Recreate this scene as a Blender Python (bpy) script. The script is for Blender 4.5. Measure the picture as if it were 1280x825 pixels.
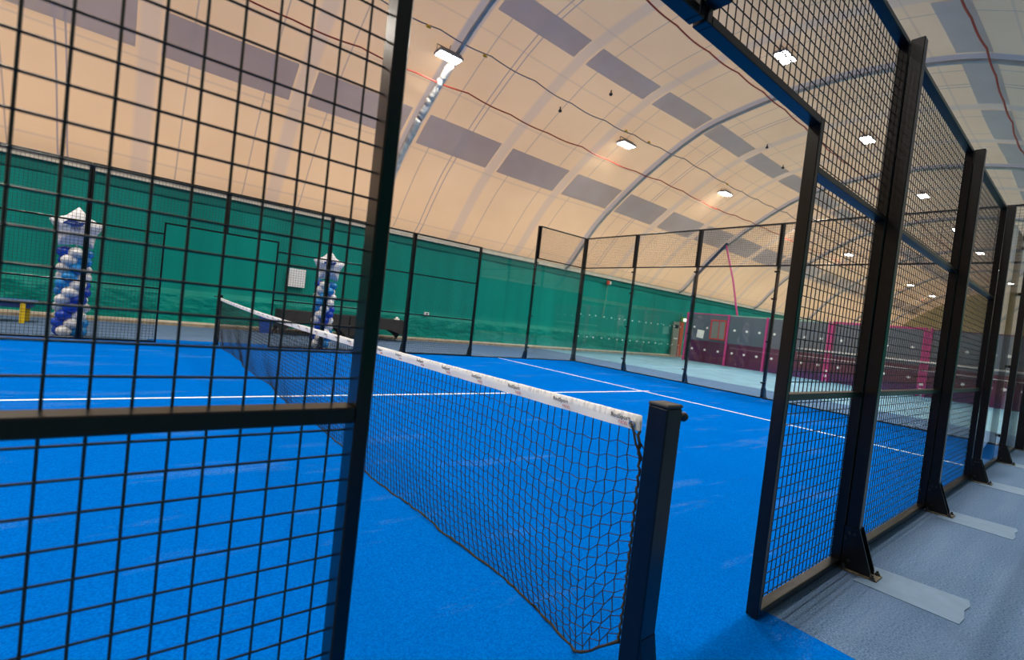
import bpy, math, random
from mathutils import Matrix, Vector
random.seed(7)
SC = bpy.context.scene
for o in list(bpy.data.objects): bpy.data.objects.remove(o)
COL = SC.collection

# ------------------------------------------------------------------ camera
# world axes: x along the padel court (net at x=0), y across it (camera-side fence y=0, far fence y=10), z up
FPX = 597.39
CAM = Vector((-1.304, -0.8871, 1.2171))
YAW, PITCH, ROLL = 0.6712, -0.0278, 0.1127
_f = Vector((math.sin(YAW)*math.cos(PITCH), math.cos(YAW)*math.cos(PITCH), math.sin(PITCH)))
_r0 = Vector((math.cos(YAW), -math.sin(YAW), 0)); _u0 = _r0.cross(_f)
_r = math.cos(ROLL)*_r0 + math.sin(ROLL)*_u0
_u = -math.sin(ROLL)*_r0 + math.cos(ROLL)*_u0
cd = bpy.data.cameras.new('camera'); cam = bpy.data.objects.new('camera', cd); COL.objects.link(cam)
cd.sensor_fit = 'HORIZONTAL'; cd.sensor_width = 36.0; cd.lens = FPX/1280*36.0
cd.clip_start = 0.02; cd.clip_end = 300
M = Matrix(((_r.x, _u.x, -_f.x, CAM.x), (_r.y, _u.y, -_f.y, CAM.y), (_r.z, _u.z, -_f.z, CAM.z), (0, 0, 0, 1)))
cam.matrix_world = M
cd.dof.use_dof = True; cd.dof.focus_distance = 2.6; cd.dof.aperture_fstop = 3.2
SC.camera = cam

# ------------------------------------------------------------------ world and exposure
w = bpy.data.worlds.new('world'); SC.world = w; w.use_nodes = True
w.node_tree.nodes['Background'].inputs[0].default_value = (0.50, 0.64, 1.0, 1)      # plain daylight sky outside the fabric hall
w.node_tree.nodes['Background'].inputs[1].default_value = 0.66
sd = bpy.data.lights.new('sun', 'SUN'); sd.energy = 3.8; sd.angle = math.radians(2); sd.color = (1.0, .66, .35)
sun = bpy.data.objects.new('sun', sd); COL.objects.link(sun); sun.location = (0, 40, 30)
sun.rotation_euler = Vector((.35, -1.0, -.42)).to_track_quat('-Z', 'Y').to_euler()   # low warm sun behind the curtain-side vault
SC.view_settings.view_transform = 'Standard'; SC.view_settings.look = 'None'
SC.view_settings.exposure = 0.0; SC.view_settings.gamma = 1.0; SC.view_settings.use_curve_mapping = False
LAMP_WATT = 180.0
LENS_GLOW = 40.0

# ------------------------------------------------------------------ materials
MATS = {}
def mat(name, col, rough=0.6, metal=0.0, spec=0.5, noise=None, bump=None, emit=None):
    if name in MATS: return MATS[name]
    m = bpy.data.materials.new(name); m.use_nodes = True
    nt = m.node_tree; b = nt.nodes['Principled BSDF']
    b.inputs['Base Color'].default_value = (*col, 1); b.inputs['Roughness'].default_value = rough
    b.inputs['Metallic'].default_value = metal; b.inputs['Specular IOR Level'].default_value = spec
    tc = nt.nodes.new('ShaderNodeTexCoord')
    if noise:
        sc, amt = noise
        n = nt.nodes.new('ShaderNodeTexNoise'); n.inputs['Scale'].default_value = sc; n.inputs['Detail'].default_value = 4
        nt.links.new(tc.outputs['Object'], n.inputs['Vector'])
        r = nt.nodes.new('ShaderNodeMapRange'); r.inputs[3].default_value = 1-amt; r.inputs[4].default_value = 1+amt
        r.inputs[1].default_value = 0.3; r.inputs[2].default_value = 0.7
        nt.links.new(n.outputs['Fac'], r.inputs[0])
        h = nt.nodes.new('ShaderNodeHueSaturation'); h.inputs['Color'].default_value = (*col, 1)
        nt.links.new(r.outputs[0], h.inputs['Value']); nt.links.new(h.outputs[0], b.inputs['Base Color'])
    if bump:
        sc, st, di = bump
        n2 = nt.nodes.new('ShaderNodeTexNoise'); n2.inputs['Scale'].default_value = sc; n2.inputs['Detail'].default_value = 3
        nt.links.new(tc.outputs['Object'], n2.inputs['Vector'])
        bp = nt.nodes.new('ShaderNodeBump'); bp.inputs['Strength'].default_value = st; bp.inputs['Distance'].default_value = di
        nt.links.new(n2.outputs['Fac'], bp.inputs['Height']); nt.links.new(bp.outputs[0], b.inputs['Normal'])
    if emit:
        b.inputs['Emission Color'].default_value = (*emit[0], 1); b.inputs['Emission Strength'].default_value = emit[1]
    MATS[name] = m; return m

class NT:
    """small helper for node graphs"""
    def __init__(s, name):
        s.m = bpy.data.materials.new(name); s.m.use_nodes = True; s.t = s.m.node_tree
        s.b = s.t.nodes['Principled BSDF']; MATS[name] = s.m
        s.tc = s.t.nodes.new('ShaderNodeTexCoord').outputs['Object']
        sp = s.t.nodes.new('ShaderNodeSeparateXYZ'); s.t.links.new(s.tc, sp.inputs[0]); s.x, s.y, s.z = sp.outputs
    def n(s, typ): return s.t.nodes.new(typ)
    def put(s, v, inp):
        if isinstance(v, (int, float)): inp.default_value = v
        elif isinstance(v, tuple): inp.default_value = (*v, 1) if len(inp.default_value) == 4 and len(v) == 3 else v
        else: s.t.links.new(v, inp)
    def math(s, op, a, b=0.0, c=0.0):
        n = s.n('ShaderNodeMath'); n.operation = op
        for v, i in zip((a, b, c), n.inputs): s.put(v, i)
        return n.outputs[0]
    def noise(s, scale, detail=3, vec=None, rough=0.5, scl=None):
        n = s.n('ShaderNodeTexNoise'); n.inputs['Scale'].default_value = scale; n.inputs['Detail'].default_value = detail
        n.inputs['Roughness'].default_value = rough
        v = vec or s.tc
        if scl:
            mp = s.n('ShaderNodeMapping'); mp.inputs['Scale'].default_value = scl; s.put(v, mp.inputs[0]); v = mp.outputs[0]
        s.put(v, n.inputs['Vector']); return n.outputs['Fac']
    def ramp(s, v, a, b, lo=0.0, hi=1.0):
        n = s.n('ShaderNodeMapRange'); s.put(v, n.inputs[0])
        for i, k in zip((1, 2, 3, 4), (a, b, lo, hi)): n.inputs[i].default_value = k
        return n.outputs[0]
    def mix(s, f, a, b):
        n = s.n('ShaderNodeMix'); n.data_type = 'RGBA'
        s.put(f, n.inputs[0]); s.put(a, n.inputs[6]); s.put(b, n.inputs[7]); return n.outputs[2]
    def bump(s, h, st, d):
        n = s.n('ShaderNodeBump'); n.inputs['Strength'].default_value = st; n.inputs['Distance'].default_value = d
        s.put(h, n.inputs['Height']); s.t.links.new(n.outputs[0], s.b.inputs['Normal'])
    def line(s, v, period, phase, half, soft):
        """1 near v = phase (mod period)"""
        a = s.math('SUBTRACT', v, phase - period/2)
        a = s.math('FLOORED_MODULO', a, period)
        a = s.math('ABSOLUTE', s.math('SUBTRACT', a, period/2))
        return s.ramp(a, half, half+soft, 1.0, 0.0)

# painted steel of the fences
STEEL = mat('black_painted_steel', (0.004, 0.0045, 0.006), 0.28, 0, 0.4, noise=(30, .25), bump=(220, .08, .001))
WIRE = mat('black_wire', (0.008, 0.0085, 0.01), 0.45, 0, 0.5)
BOLT = mat('dark_bolt', (0.05, 0.05, 0.055), 0.35, 0.6)
PLATE = mat('worn_base_plate', (0.16, 0.13, 0.09), 0.5, 0.3, noise=(40, .5))
WHITE = mat('line_white', (0.88, 0.90, 0.92), 0.8, noise=(25, .05))
CORD = mat('black_net_cord', (0.012, 0.011, 0.009), 0.9)
ROPE = mat('dark_edge_rope', (0.030, 0.024, 0.016), 0.9, bump=(180, .5, .003))
PINK = mat('pink_paint', (0.52, 0.04, 0.22), 0.45)
PURPLE = mat('purple_board', (0.085, 0.012, 0.055), 0.45, noise=(1.2, .18))
GREYB = mat('slate_board', (0.10, 0.122, 0.17), 0.4, noise=(1.0, .12))
STUD = mat('white_stud', (0.85, 0.85, 0.85), 0.4)
CREAM = mat('cream_painted_beam', (0.62, 0.57, 0.47), 0.7, noise=(3, .12))
KERB = mat('weathered_timber', (0.30, 0.25, 0.18), 0.85, noise=(5, .3))
REDC = mat('red_cable', (0.42, 0.035, 0.02), 0.5)
GREYC = mat('grey_cable', (0.20, 0.20, 0.24), 0.6)
RIBM = mat('grey_rib_sleeve', (0.36, 0.37, 0.36), 0.35, noise=(2.5, .2), bump=(5, .25, .03))
WRAP = mat('crinkled_wrap', (0.62, 0.60, 0.55), 0.6, noise=(9, .2), bump=(10, .35, .03))

def glass_mat():
    m = bpy.data.materials.new('clear_glass'); m.use_nodes = True; t = m.node_tree; t.nodes.clear()
    out = t.nodes.new('ShaderNodeOutputMaterial'); mx = t.nodes.new('ShaderNodeMixShader')
    tr = t.nodes.new('ShaderNodeBsdfTransparent'); gl = t.nodes.new('ShaderNodeBsdfGlossy'); fr = t.nodes.new('ShaderNodeFresnel')
    tr.inputs[0].default_value = (0.965, 0.985, 0.978, 1); gl.inputs[0].default_value = (1, 1, 1, 1); gl.inputs[1].default_value = 0.015
    ge = t.nodes.new('ShaderNodeNewGeometry'); io = t.nodes.new('ShaderNodeMapRange'); io.inputs[3].default_value = 1.5; io.inputs[4].default_value = 1/1.5
    t.links.new(ge.outputs['Backfacing'], io.inputs[0]); t.links.new(io.outputs[0], fr.inputs[0])
    t.links.new(fr.outputs[0], mx.inputs[0]); t.links.new(tr.outputs[0], mx.inputs[1]); t.links.new(gl.outputs[0], mx.inputs[2])
    t.links.new(mx.outputs[0], out.inputs[0]); return m
GLASS = glass_mat()

def turf_mat(name, dark, light, sand, amount):
    g = NT(name)
    big = g.noise(1.1, 4, scl=(1.0, 0.35, 1)); fine = g.noise(130, 3, rough=.7); speck = g.noise(170, 2, rough=.7); patch = g.noise(1.5, 5, rough=.65, scl=(.45, 1.7, 1))
    c = g.mix(g.ramp(fine, .35, .65), dark, light)
    c = g.mix(g.math('MULTIPLY', g.ramp(big, .35, .7), .25), c, dark)
    s = g.math('MULTIPLY', g.ramp(speck, .54, .64), g.ramp(patch, .56, .80, .0, .9))
    s = g.math('MULTIPLY', s, amount)
    c = g.mix(s, c, sand)
    g.put(c, g.b.inputs['Base Color']); g.b.inputs['Roughness'].default_value = 0.95; g.b.inputs['Specular IOR Level'].default_value = 0.0
    g.bump(fine, .5, .006); return g.m
TURF = turf_mat('blue_turf', (0.0002, 0.090, 0.42), (0.0003, 0.160, 0.63), (0.42, 0.50, 0.55), .85)
LINE_M = WHITE

def carpet_mat():
    g = NT('grey_carpet'); fine = g.noise(105, 3, rough=.8); streak = g.noise(3, 3, scl=(0.25, 3, 1)); big = g.noise(.8, 4)
    c = g.mix(g.ramp(fine, .38, .62), (0.045, 0.092, 0.185), (0.15, 0.245, 0.39))
    c = g.mix(g.math('MULTIPLY', g.ramp(streak, .4, .7), .22), c, (0.20, 0.26, 0.40))
    c = g.mix(g.math('MULTIPLY', g.ramp(big, .45, .7), .25), c, (0.065, 0.11, 0.22))
    g.put(c, g.b.inputs['Base Color']); g.b.inputs['Roughness'].default_value = .95; g.b.inputs['Specular IOR Level'].default_value = .1
    g.bump(fine, .4, .004); return g.m
CARPET = carpet_mat()
PATCH = mat('pale_carpet_patch', (0.135, 0.222, 0.345), 0.75, noise=(12, .08), bump=(60, .2, .002))
LBLUE = mat('light_blue_court', (0.15, 0.33, 0.46), 0.6, noise=(1.5, .16))

def translucent(t, b, col, fac):
    """thin cloth: part of the light comes through from the other side"""
    tl = t.nodes.new('ShaderNodeBsdfTranslucent'); mx = t.nodes.new('ShaderNodeMixShader'); mx.inputs[0].default_value = fac
    if isinstance(col, tuple): tl.inputs[0].default_value = (*col, 1)
    else: t.links.new(col, tl.inputs[0])
    t.links.new(b.outputs[0], mx.inputs[1]); t.links.new(tl.outputs[0], mx.inputs[2])
    t.links.new(mx.outputs[0], t.nodes['Material Output'].inputs[0])
RIBX0, RIBP = 4.5, 8.9            # arch positions
def fabric_mat():
    g = NT('vault_fabric')
    P3 = RIBP/3
    strip = g.line(g.x, P3, RIBX0, .12, .10)
    rib = g.line(g.x, RIBP, RIBX0, .15, .06)
    dbl = g.math('MAXIMUM', g.line(g.x, RIBP, RIBX0+1.52, .010, .012), g.line(g.x, RIBP, RIBX0+1.68, .010, .012))
    thin = g.math('MAXIMUM', g.line(g.x, P3, RIBX0+.72, .008, .014), g.line(g.x, RIBP, RIBX0+5.2, .008, .014))
    d = g.math('ABSOLUTE', g.math('SUBTRACT', g.y, 5.0))
    lon = g.line(d, 1.62, 0.9, .010, .02)
    wr = g.noise(2.2, 4, scl=(1.2, .5, .5)); cloud = g.noise(.5, 4)
    c = g.mix(g.ramp(cloud, .3, .7), (0.75, 0.56, 0.35), (0.83, 0.63, 0.40))
    c = g.mix(g.math('MULTIPLY', strip, .45), c, (0.50, 0.46, 0.44))
    c = g.mix(g.math('MULTIPLY', rib, .75), c, (0.40, 0.40, 0.43))
    c = g.mix(g.math('MULTIPLY', dbl, .8), c, (0.26, 0.25, 0.30))
    c = g.mix(g.math('MULTIPLY', thin, .65), c, (0.30, 0.28, 0.29))
    c = g.mix(g.math('MULTIPLY', lon, .28), c, (0.38, 0.34, 0.33))
    g.put(c, g.b.inputs['Base Color']); g.b.inputs['Roughness'].default_value = .55; g.b.inputs['Specular IOR Level'].default_value = .25
    g.bump(wr, .12, .05); translucent(g.t, g.b, c, .5); return g.m
FABRIC = fabric_mat()
BANDM = mat('blue_grey_fabric_band', (0.56, 0.56, 0.60), .55, noise=(1.3, .10))
translucent(BANDM.node_tree, BANDM.node_tree.nodes['Principled BSDF'], (.68, .66, .66), .47)

def curtain_mat():
    g = NT('green_curtain')
    n = g.noise(1.0, 3, scl=(1.6, 1, .15)); f = g.noise(1.5, 3, scl=(1.3, 1, 2.2))
    c = g.mix(g.ramp(n, .3, .7), (0.0, 0.205, 0.172), (0.0004, 0.265, 0.222))
    g.put(c, g.b.inputs['Base Color']); g.b.inputs['Roughness'].default_value = .45; g.b.inputs['Specular IOR Level'].default_value = .16
    low = g.ramp(g.z, .95, .8, 0.03, 1)
    g.bump(g.math('MULTIPLY', f, low), .55, .28); return g.m
CURT = curtain_mat()
CURT_TOP = mat('dark_green_valance', (0.0, 0.16, 0.135), .6, 0, .2)

def band_mat():
    g = NT('net_band_white')
    s1 = g.noise(1, 3, scl=(10, 14, 120)); s2 = g.noise(1, 2, scl=(60, 90, 30))
    up = g.ramp(g.z, .912, .920)
    zig = g.math('MULTIPLY', g.ramp(s2, .48, .60), up)
    c = g.mix(g.math('MULTIPLY', zig, .45), (0.92, 0.91, 0.88), (0.42, 0.42, 0.45))
    c = g.mix(g.ramp(s1, .64, .74, 0, .2), c, (0.45, 0.44, 0.42))
    g.put(c, g.b.inputs['Base Color']); g.b.inputs['Roughness'].default_value = .7
    g.bump(s2, .15, .003); return g.m
BANDW = band_mat()

# ------------------------------------------------------------------ mesh helpers
class MB:
    def __init__(s): s.v = []; s.f = []; s.smooth = False
    def box(s, x0, x1, y0, y1, z0, z1):
        b = len(s.v)
        s.v += [(x, y, z) for z in (z0, z1) for y in (y0, y1) for x in (x0, x1)]
        s.f += [tuple(b+i for i in q) for q in ((0,2,3,1),(4,5,7,6),(0,1,5,4),(2,6,7,3),(0,4,6,2),(1,3,7,5))]
        return s
    def bbox(s, x0, x1, y0, y1, z0, z1, c=.003):
        """box with chamfered vertical / long edges (all 12 edges by corner cutting)"""
        b = len(s.v); X = (x0, x1); Y = (y0, y1); Z = (z0, z1); idx = {}
        for i in (0, 1):
            for j in (0, 1):
                for k in (0, 1):
                    sx, sy, sz = (1 if i == 0 else -1), (1 if j == 0 else -1), (1 if k == 0 else -1)
                    for a in range(3):
                        p = [X[i] + sx*c, Y[j] + sy*c, Z[k] + sz*c]
                        p[a] = (X[i], Y[j], Z[k])[a]
                        idx[i, j, k, a] = len(s.v); s.v.append(tuple(p))
        def q(*l): s.f.append(tuple(idx[t] for t in l))
        for i in (0, 1):
            l = [(i,0,0,0),(i,1,0,0),(i,1,1,0),(i,0,1,0)]; q(*(l if i else l[::-1]))
            l = [(0,i,0,1),(1,i,0,1),(1,i,1,1),(0,i,1,1)]; q(*(l[::-1] if i else l))
            l = [(0,0,i,2),(1,0,i,2),(1,1,i,2),(0,1,i,2)]; q(*(l if i else l[::-1]))
        for i in (0, 1):
            for j in (0, 1):
                q((i,j,0,0),(i,j,1,0),(i,j,1,1),(i,j,0,1)); q((i,0,j,0),(i,1,j,0),(i,1,j,2),(i,0,j,2)); q((0,i,j,1),(1,i,j,1),(1,i,j,2),(0,i,j,2))
                for k in (0, 1): q((i,j,k,0),(i,j,k,1),(i,j,k,2))
        return s
    def prism(s, pts, axis, a0, a1):
        """polygon pts (2D) extruded along axis (0=x: pts are y,z; 1=y: pts are x,z; 2=z: pts are x,y)"""
        b = len(s.v); n = len(pts)
        def mk(p, a): return (a, p[0], p[1]) if axis == 0 else ((p[0], a, p[1]) if axis == 1 else (p[0], p[1], a))
        s.v += [mk(p, a0) for p in pts] + [mk(p, a1) for p in pts]
        s.f.append(tuple(b+i for i in range(n))[::-1]); s.f.append(tuple(b+n+i for i in range(n)))
        for i in range(n): j = (i+1) % n; s.f.append((b+i, b+j, b+n+j, b+n+i))
        return s
    def tube(s, pts, r, n=6, closed=False, caps=True):
        pts = [Vector(p) for p in pts]; b = len(s.v); m = len(pts); up = None
        rs = r if isinstance(r, (list, tuple)) else [r]*m
        for i, p in enumerate(pts):
            a = pts[(i-1) % m] if (i > 0 or closed) else p
            c = pts[(i+1) % m] if (i < m-1 or closed) else p
            t = (c-a).normalized()
            if up is None: up = Vector((0, 0, 1)) if abs(t.z) < .9 else Vector((1, 0, 0))
            sd = t.cross(up)
            if sd.length < 1e-4: sd = t.orthogonal()
            sd.normalize(); up = sd.cross(t).normalized()
            for k in range(n):
                an = 2*math.pi*k/n + math.pi/n
                s.v.append(tuple(p + rs[i]*(math.cos(an)*sd + math.sin(an)*up)))
        for i in range(m if closed else m-1):
            j = (i+1) % m
            for k in range(n):
                l = (k+1) % n; s.f.append((b+i*n+k, b+i*n+l, b+j*n+l, b+j*n+k))
        if caps and not closed:
            s.f.append(tuple(b+k for k in range(n))[::-1]); s.f.append(tuple(b+(m-1)*n+k for k in range(n)))
        return s
    def sphere(s, c, rx, ry, rz, nu=14, nv=9):
        b = len(s.v); c = Vector(c)
        s.v.append((c.x, c.y, c.z-rz))
        for j in range(1, nv):
            th = -math.pi/2 + math.pi*j/nv
            for i in range(nu):
                a = 2*math.pi*i/nu
                s.v.append((c.x+rx*math.cos(th)*math.cos(a), c.y+ry*math.cos(th)*math.sin(a), c.z+rz*math.sin(th)))
        s.v.append((c.x, c.y, c.z+rz)); top = len(s.v)-1
        for i in range(nu):
            k = (i+1) % nu
            s.f.append((b, b+1+k, b+1+i)); s.f.append((top, b+1+(nv-2)*nu+i, b+1+(nv-2)*nu+k))
            for j in range(nv-2): q = b+1+j*nu; s.f.append((q+i, q+k, q+nu+k, q+nu+i))
        return s
    def mesh(s, name, m, smooth=False):
        me = bpy.data.meshes.new(name); me.from_pydata(s.v, [], s.f); me.update()
        if m: me.materials.append(m)
        if smooth:
            for p in me.polygons: p.use_smooth = True
        return me

def link(name, me, parent=None, loc=None, rot=None):
    o = bpy.data.objects.new(name, me); COL.objects.link(o)
    if parent: o.parent = parent
    if loc: o.location = loc
    if rot: o.rotation_euler = rot
    return o
def build(mb, name, m, parent=None, smooth=False, loc=None, rot=None, kind=None):
    o = link(name, mb.mesh(name, m, smooth), parent, loc, rot)
    if kind: o['kind'] = kind
    return o
def tag(o, label, cat, group=None):
    o['label'] = label; o['category'] = cat
    if group: o['group'] = group
    return o
def thing(name, label, cat, loc=(0, 0, 0), rz=0, group=None):
    o = bpy.data.objects.new(name, None); COL.objects.link(o); o.empty_display_size = .1
    o.location = loc; o.rotation_euler = (0, 0, rz); return tag(o, label, cat, group)
def text_mesh(body, size, m, extrude=.0004, bold=0.0):
    cu = bpy.data.curves.new('lettering', 'FONT'); cu.body = body; cu.size = size; cu.extrude = extrude; cu.offset = bold; cu.resolution_u = 3
    o = bpy.data.objects.new('lettering_tmp', cu); COL.objects.link(o); bpy.context.view_layer.update()
    me = bpy.data.meshes.new_from_object(o.evaluated_get(bpy.context.evaluated_depsgraph_get()))
    bpy.data.objects.remove(o); me.materials.clear(); me.materials.append(m); return me
def struct(o): o['kind'] = 'structure'; return o

# ------------------------------------------------------------------ hall shell
X0, X1 = -14.0, 62.0           # hall length
YB, YF = 14.5, -4.5            # curtain walls
SEC = [(0, 8.80), (.6, 8.79), (1.2, 8.745), (1.9, 8.65), (2.6, 8.52), (3.1, 8.41), (3.5, 8.29), (4.2, 7.97), (4.9, 7.58), (5.6, 7.15), (6.2, 6.74), (6.86, 6.25), (7.3, 5.9),
       (7.7, 5.55), (8.0, 5.24), (8.27, 4.92), (8.55, 4.58), (8.8, 4.25), (9.0, 3.99), (9.2, 3.78), (9.5, 3.6)]
def sec(d):
    d = abs(d)
    for (a, za), (b, zb) in zip(SEC, SEC[1:]):
        if d <= b: return za + (zb-za)*(d-a)/(b-a)
    return SEC[-1][1]
def sec_n(d):
    """inward normal (dy,dz) of the vault at signed offset d"""
    e = .05; dz = (sec(d+e)-sec(d-e))/(2*e); l = math.hypot(1, dz); return (dz/l, -1/l)
DS = [-d for d, _ in SEC[:0:-1]] + [d for d, _ in SEC]
def vault_pt(x, d, inset=0.0):
    t = ((x-RIBX0) % RIBP)/RIBP
    sag = .10*math.sin(math.pi*t)**2 * (1-(abs(d)/9.5)**4) + inset
    n = sec_n(d); return (x, 5+d+n[0]*sag, sec(d)+n[1]*sag)
mb = MB(); nx = 152
for i in range(nx+1):
    x = X0 + (X1-X0)*i/nx
    for d in DS: mb.v.append(vault_pt(x, d))
m_ = len(DS)
for i in range(nx):
    for j in range(m_-1): a = i*m_+j; mb.f.append((a, a+1, a+m_+1, a+m_))
ceiling = struct(build(mb, 'ceiling', FABRIC, smooth=True))
# darker fabric bands let into the vault, each length between two seams a piece of its own
P3 = RIBP/3
for d0, d1 in ((-7.25, -6.45), (-3.62, -2.98), (2.98, 3.62), (6.45, 7.25)):
    k = -6
    while True:
        xa = RIBX0 + k*P3 + (.27 if k % 3 == 0 else .22); xb = RIBX0 + (k+1)*P3 - (.27 if (k+1) % 3 == 0 else .22); k += 1
        if xa > X1-1: break
        b = MB(); ns = 8; nd = 4
        for i in range(ns+1):
            for j in range(nd+1): b.v.append(vault_pt(xa+(xb-xa)*i/ns, d0+(d1-d0)*j/nd, .014))
        for i in range(ns):
            for j in range(nd): a = i*(nd+1)+j; b.f.append((a, a+1, a+nd+2, a+nd+1))
        build(b, 'fabric_band', BANDM, ceiling, True)
# arched ribs
k = -2
while RIBX0 + k*RIBP < X1:
    x = RIBX0 + k*RIBP; b = MB(); pts = []
    for i in range(81):
        d = -9.42 + 18.84*i/80; n = sec_n(d); pts.append((x, 5+d+n[0]*.10, sec(d)+n[1]*.10))
    b.tube(pts, .052, 8); o = build(b, 'arch_rib', RIBM, ceiling, True)
    if k == 0:
        for da, db_ in ((5.15, 6.55), (6.6, 9.3), ):
            pw = []; rr = []
            for i in range(40):
                d = da + (db_-da)*i/39; n = sec_n(d); pw.append((x+random.uniform(-.015, .015), 5+d+n[0]*.10, sec(d)+n[1]*.10)); rr.append(.10+random.uniform(-.007, .007))
            w_ = MB(); w_.tube(pw, rr, 12); build(w_, 'crinkled_wrap', WRAP, o, True)
    k += 1
# floor
b = MB(); b.v = [(X0, YF, 0), (X1, YF, 0), (X1, YB, 0), (X0, YB, 0)]; b.f = [(0, 1, 2, 3)]
floor = struct(build(b, 'floor', CARPET))
turf = MB().box(-10.15, 10.15, -.0, 10.15, -.02, .004).box(-1.04, 1.06, -2.3, -.0, -.02, .004).box(-1.05, 1.05, 10.15, 10.62, -.02, .004)
turf = build(turf, 'turf', TURF, floor)
for nm, a in (('service_line', (6.925, 6.975, .02, 9.98)), ('service_line', (-6.975, -6.925, .02, 9.98)), ('centre_line', (-7.15, 7.15, 4.975, 5.025))):
    build(MB().box(*a, -.001, .0055 if nm[0] == 's' else .0058), nm, WHITE, turf)
build(MB().box(12.35, 40, YF+.02, YB-.25, -.02, .003), 'light_blue_surface', LBLUE, floor)
for i, x in enumerate((2, 4, 6, 8, -2, -4)):
    w0 = .165+.015*((i*7) % 3)
    pts = [(x-w0+.02, -.12), (x+w0+.02, -.12), (x+w0+.07, -.53), (x+w0-.01, -.545), (x+w0-.1, -.535), (x-w0+.12, -.55), (x-w0+.03, -.545)]
    build(MB().prism(pts[::-1], 2, .0, .0045), 'carpet_patch', PATCH, floor)
# faint court lines on the light blue floor
for a in ((13.2, 20.9, 9.2, 9.25), (13.2, 20.9, 4.0, 4.05), (16.5, 16.55, -1, 12.5)):
    build(MB().box(*a, .0, .005), 'floor_marking', mat('pale_marking', (.55, .68, .74), .7), floor)

# curtain walls
def curtain_wall(name, y, sgn):
    """sgn: direction into the hall along y"""
    b = MB(); nxx, nz = 620, 34; zs = [3.48*j/nz for j in range(nz+1)]
    rnd = random.Random(3); ph = [(rnd.uniform(1.2, 5.5), rnd.uniform(0, 6.3), rnd.uniform(-2.2, 2.2)) for _ in range(9)]
    for i in range(nxx+1):
        x = X0 + (X1-X0)*i/nxx
        for z in zs:
            low = max(0.0, min(1.0, (1.0-z)/.3)); off = .012*math.sin(x*1.7)+.006*math.sin(x*4.1+1)
            wv = sum(math.sin(x*a+q+z*a*c_*.9) for a, q, c_ in ph)/9
            b.v.append((x, y+sgn*(.03+off+low*(.05+.085*wv)), z+.06))
    for i in range(nxx):
        for j in range(nz):
            a = i*(nz+1)+j; q = (a, a+nz+1, a+nz+2, a+1); b.f.append(q if sgn < 0 else q[::-1])
    wl = struct(build(b, name, CURT, None, True))
    y0, y1 = sorted((y+sgn*.05, y+sgn*.075)); build(MB().box(X0, X1, y0, y1, 3.29, 3.54), 'valance', CURT_TOP, wl)
    y0, y1 = sorted((y-sgn*.06, y+sgn*.16)); build(MB().box(X0, X1, y0, y1, 3.53, 3.70), 'top_beam', CREAM, wl)
    y0, y1 = sorted((y-sgn*.02, y+sgn*.30)); build(MB().box(X0, X1, y0, y1, 0, .07), 'kerb', KERB, wl)
    y0, y1 = sorted((y-sgn*.02, y+sgn*.20)); build(MB().box(X0, X1, y0, y1, .07, .11), 'kerb_cap', CREAM, wl)
    return wl
wall_back = curtain_wall('wall_back', YB, -1)
wall_front = curtain_wall('wall_front', YF, 1)
ENDM = mat('end_fabric', (0.60, 0.44, 0.22), .6, noise=(.6, .15))
translucent(ENDM.node_tree, ENDM.node_tree.nodes['Principled BSDF'], (.75, .48, .16), .5)
for nm, xa in (('wall_right', X1), ('wall_left', X0)):
    pts = [(5-9.5, 0)] + [(5+d, sec(d)) for d in DS] + [(5+9.5, 0)]
    b = MB(); b.v = [(xa, *q) for q in pts]; b.f = [tuple(range(len(pts)))]; struct(build(b, nm, ENDM))   # one skin of cloth

# ------------------------------------------------------------------ fences
def ordw(i): return ('first', 'second', 'third', 'fourth', 'fifth', 'sixth')[i]
# ---- posts: local frame: fence runs along local x, outside is local -y, fence plane is local y = 0
def post_meshes():
    D = {}
    for h in (3.0, 4.0):
        D['shaft', h] = MB().bbox(-.03, .03, -.088, -.024, .012, h, .004).mesh('shaft', STEEL)
    D['shaft', 'short'] = MB().bbox(-.03, .03, -.088, -.024, 2.222, 3.0, .004).mesh('shaft', STEEL)
    D['plate'] = MB().bbox(-.055, .055, -.20, -.023, .0, .012, .002).mesh('base_plate', PLATE)
    D['gusset'] = MB().prism([(-.024, .012), (-.165, .012), (-.165, .035), (-.093, .25), (-.024, .25)], 0, -.040, -.031).mesh('gusset', STEEL)
    b = MB(); hexa = [(math.cos(math.pi/3*i)*.012, math.sin(math.pi/3*i)*.012) for i in range(6)]
    b.prism(hexa, 2, .0, .012).prism([(x*.55, y*.55) for x, y in hexa], 2, .012, .022)
    b.prism([(math.cos(math.pi/5*i)*.016, math.sin(math.pi/5*i)*.016) for i in range(10)], 2, -.001, .003); D['bolt'] = b.mesh('bolt', BOLT)
    b = MB(); b.prism([(math.cos(math.pi/4*i)*.008, math.sin(math.pi/4*i)*.008) for i in range(8)], 0, -.006, .0); D['screw'] = b.mesh('screw', BOLT)
    D['clip'] = MB().bbox(-.055, .055, -.030, -.005, -.018, .018, .003).bbox(-.055, .055, .006, .022, -.018, .018, .003).mesh('glass_clip', STEEL)
    return D
PM = post_meshes()
def fence_post(loc, rz, h, label, group, clips=()):
    t = thing('fence_post', label, 'post', loc, rz, group)
    link('shaft', PM['shaft', h], t)
    if h == 'short': return t
    link('base_plate', PM['plate'], t); link('gusset', PM['gusset'], t); link('gusset', PM['gusset'], t, (.071, 0, 0))
    for p in ((-.047, -.178), (.047, -.178), (-.047, -.04), (.047, -.04)): link('bolt', PM['bolt'], t, (p[0], p[1], .012))
    for p in ((-.05, .215), (-.075, .215), (-.06, .06), (-.035, .18)): link('screw', PM['screw'], t, (-.040, p[0], p[1]))
    for z in clips: link('glass_clip', PM['clip'], t, (0, 0, z))
    return t

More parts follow.
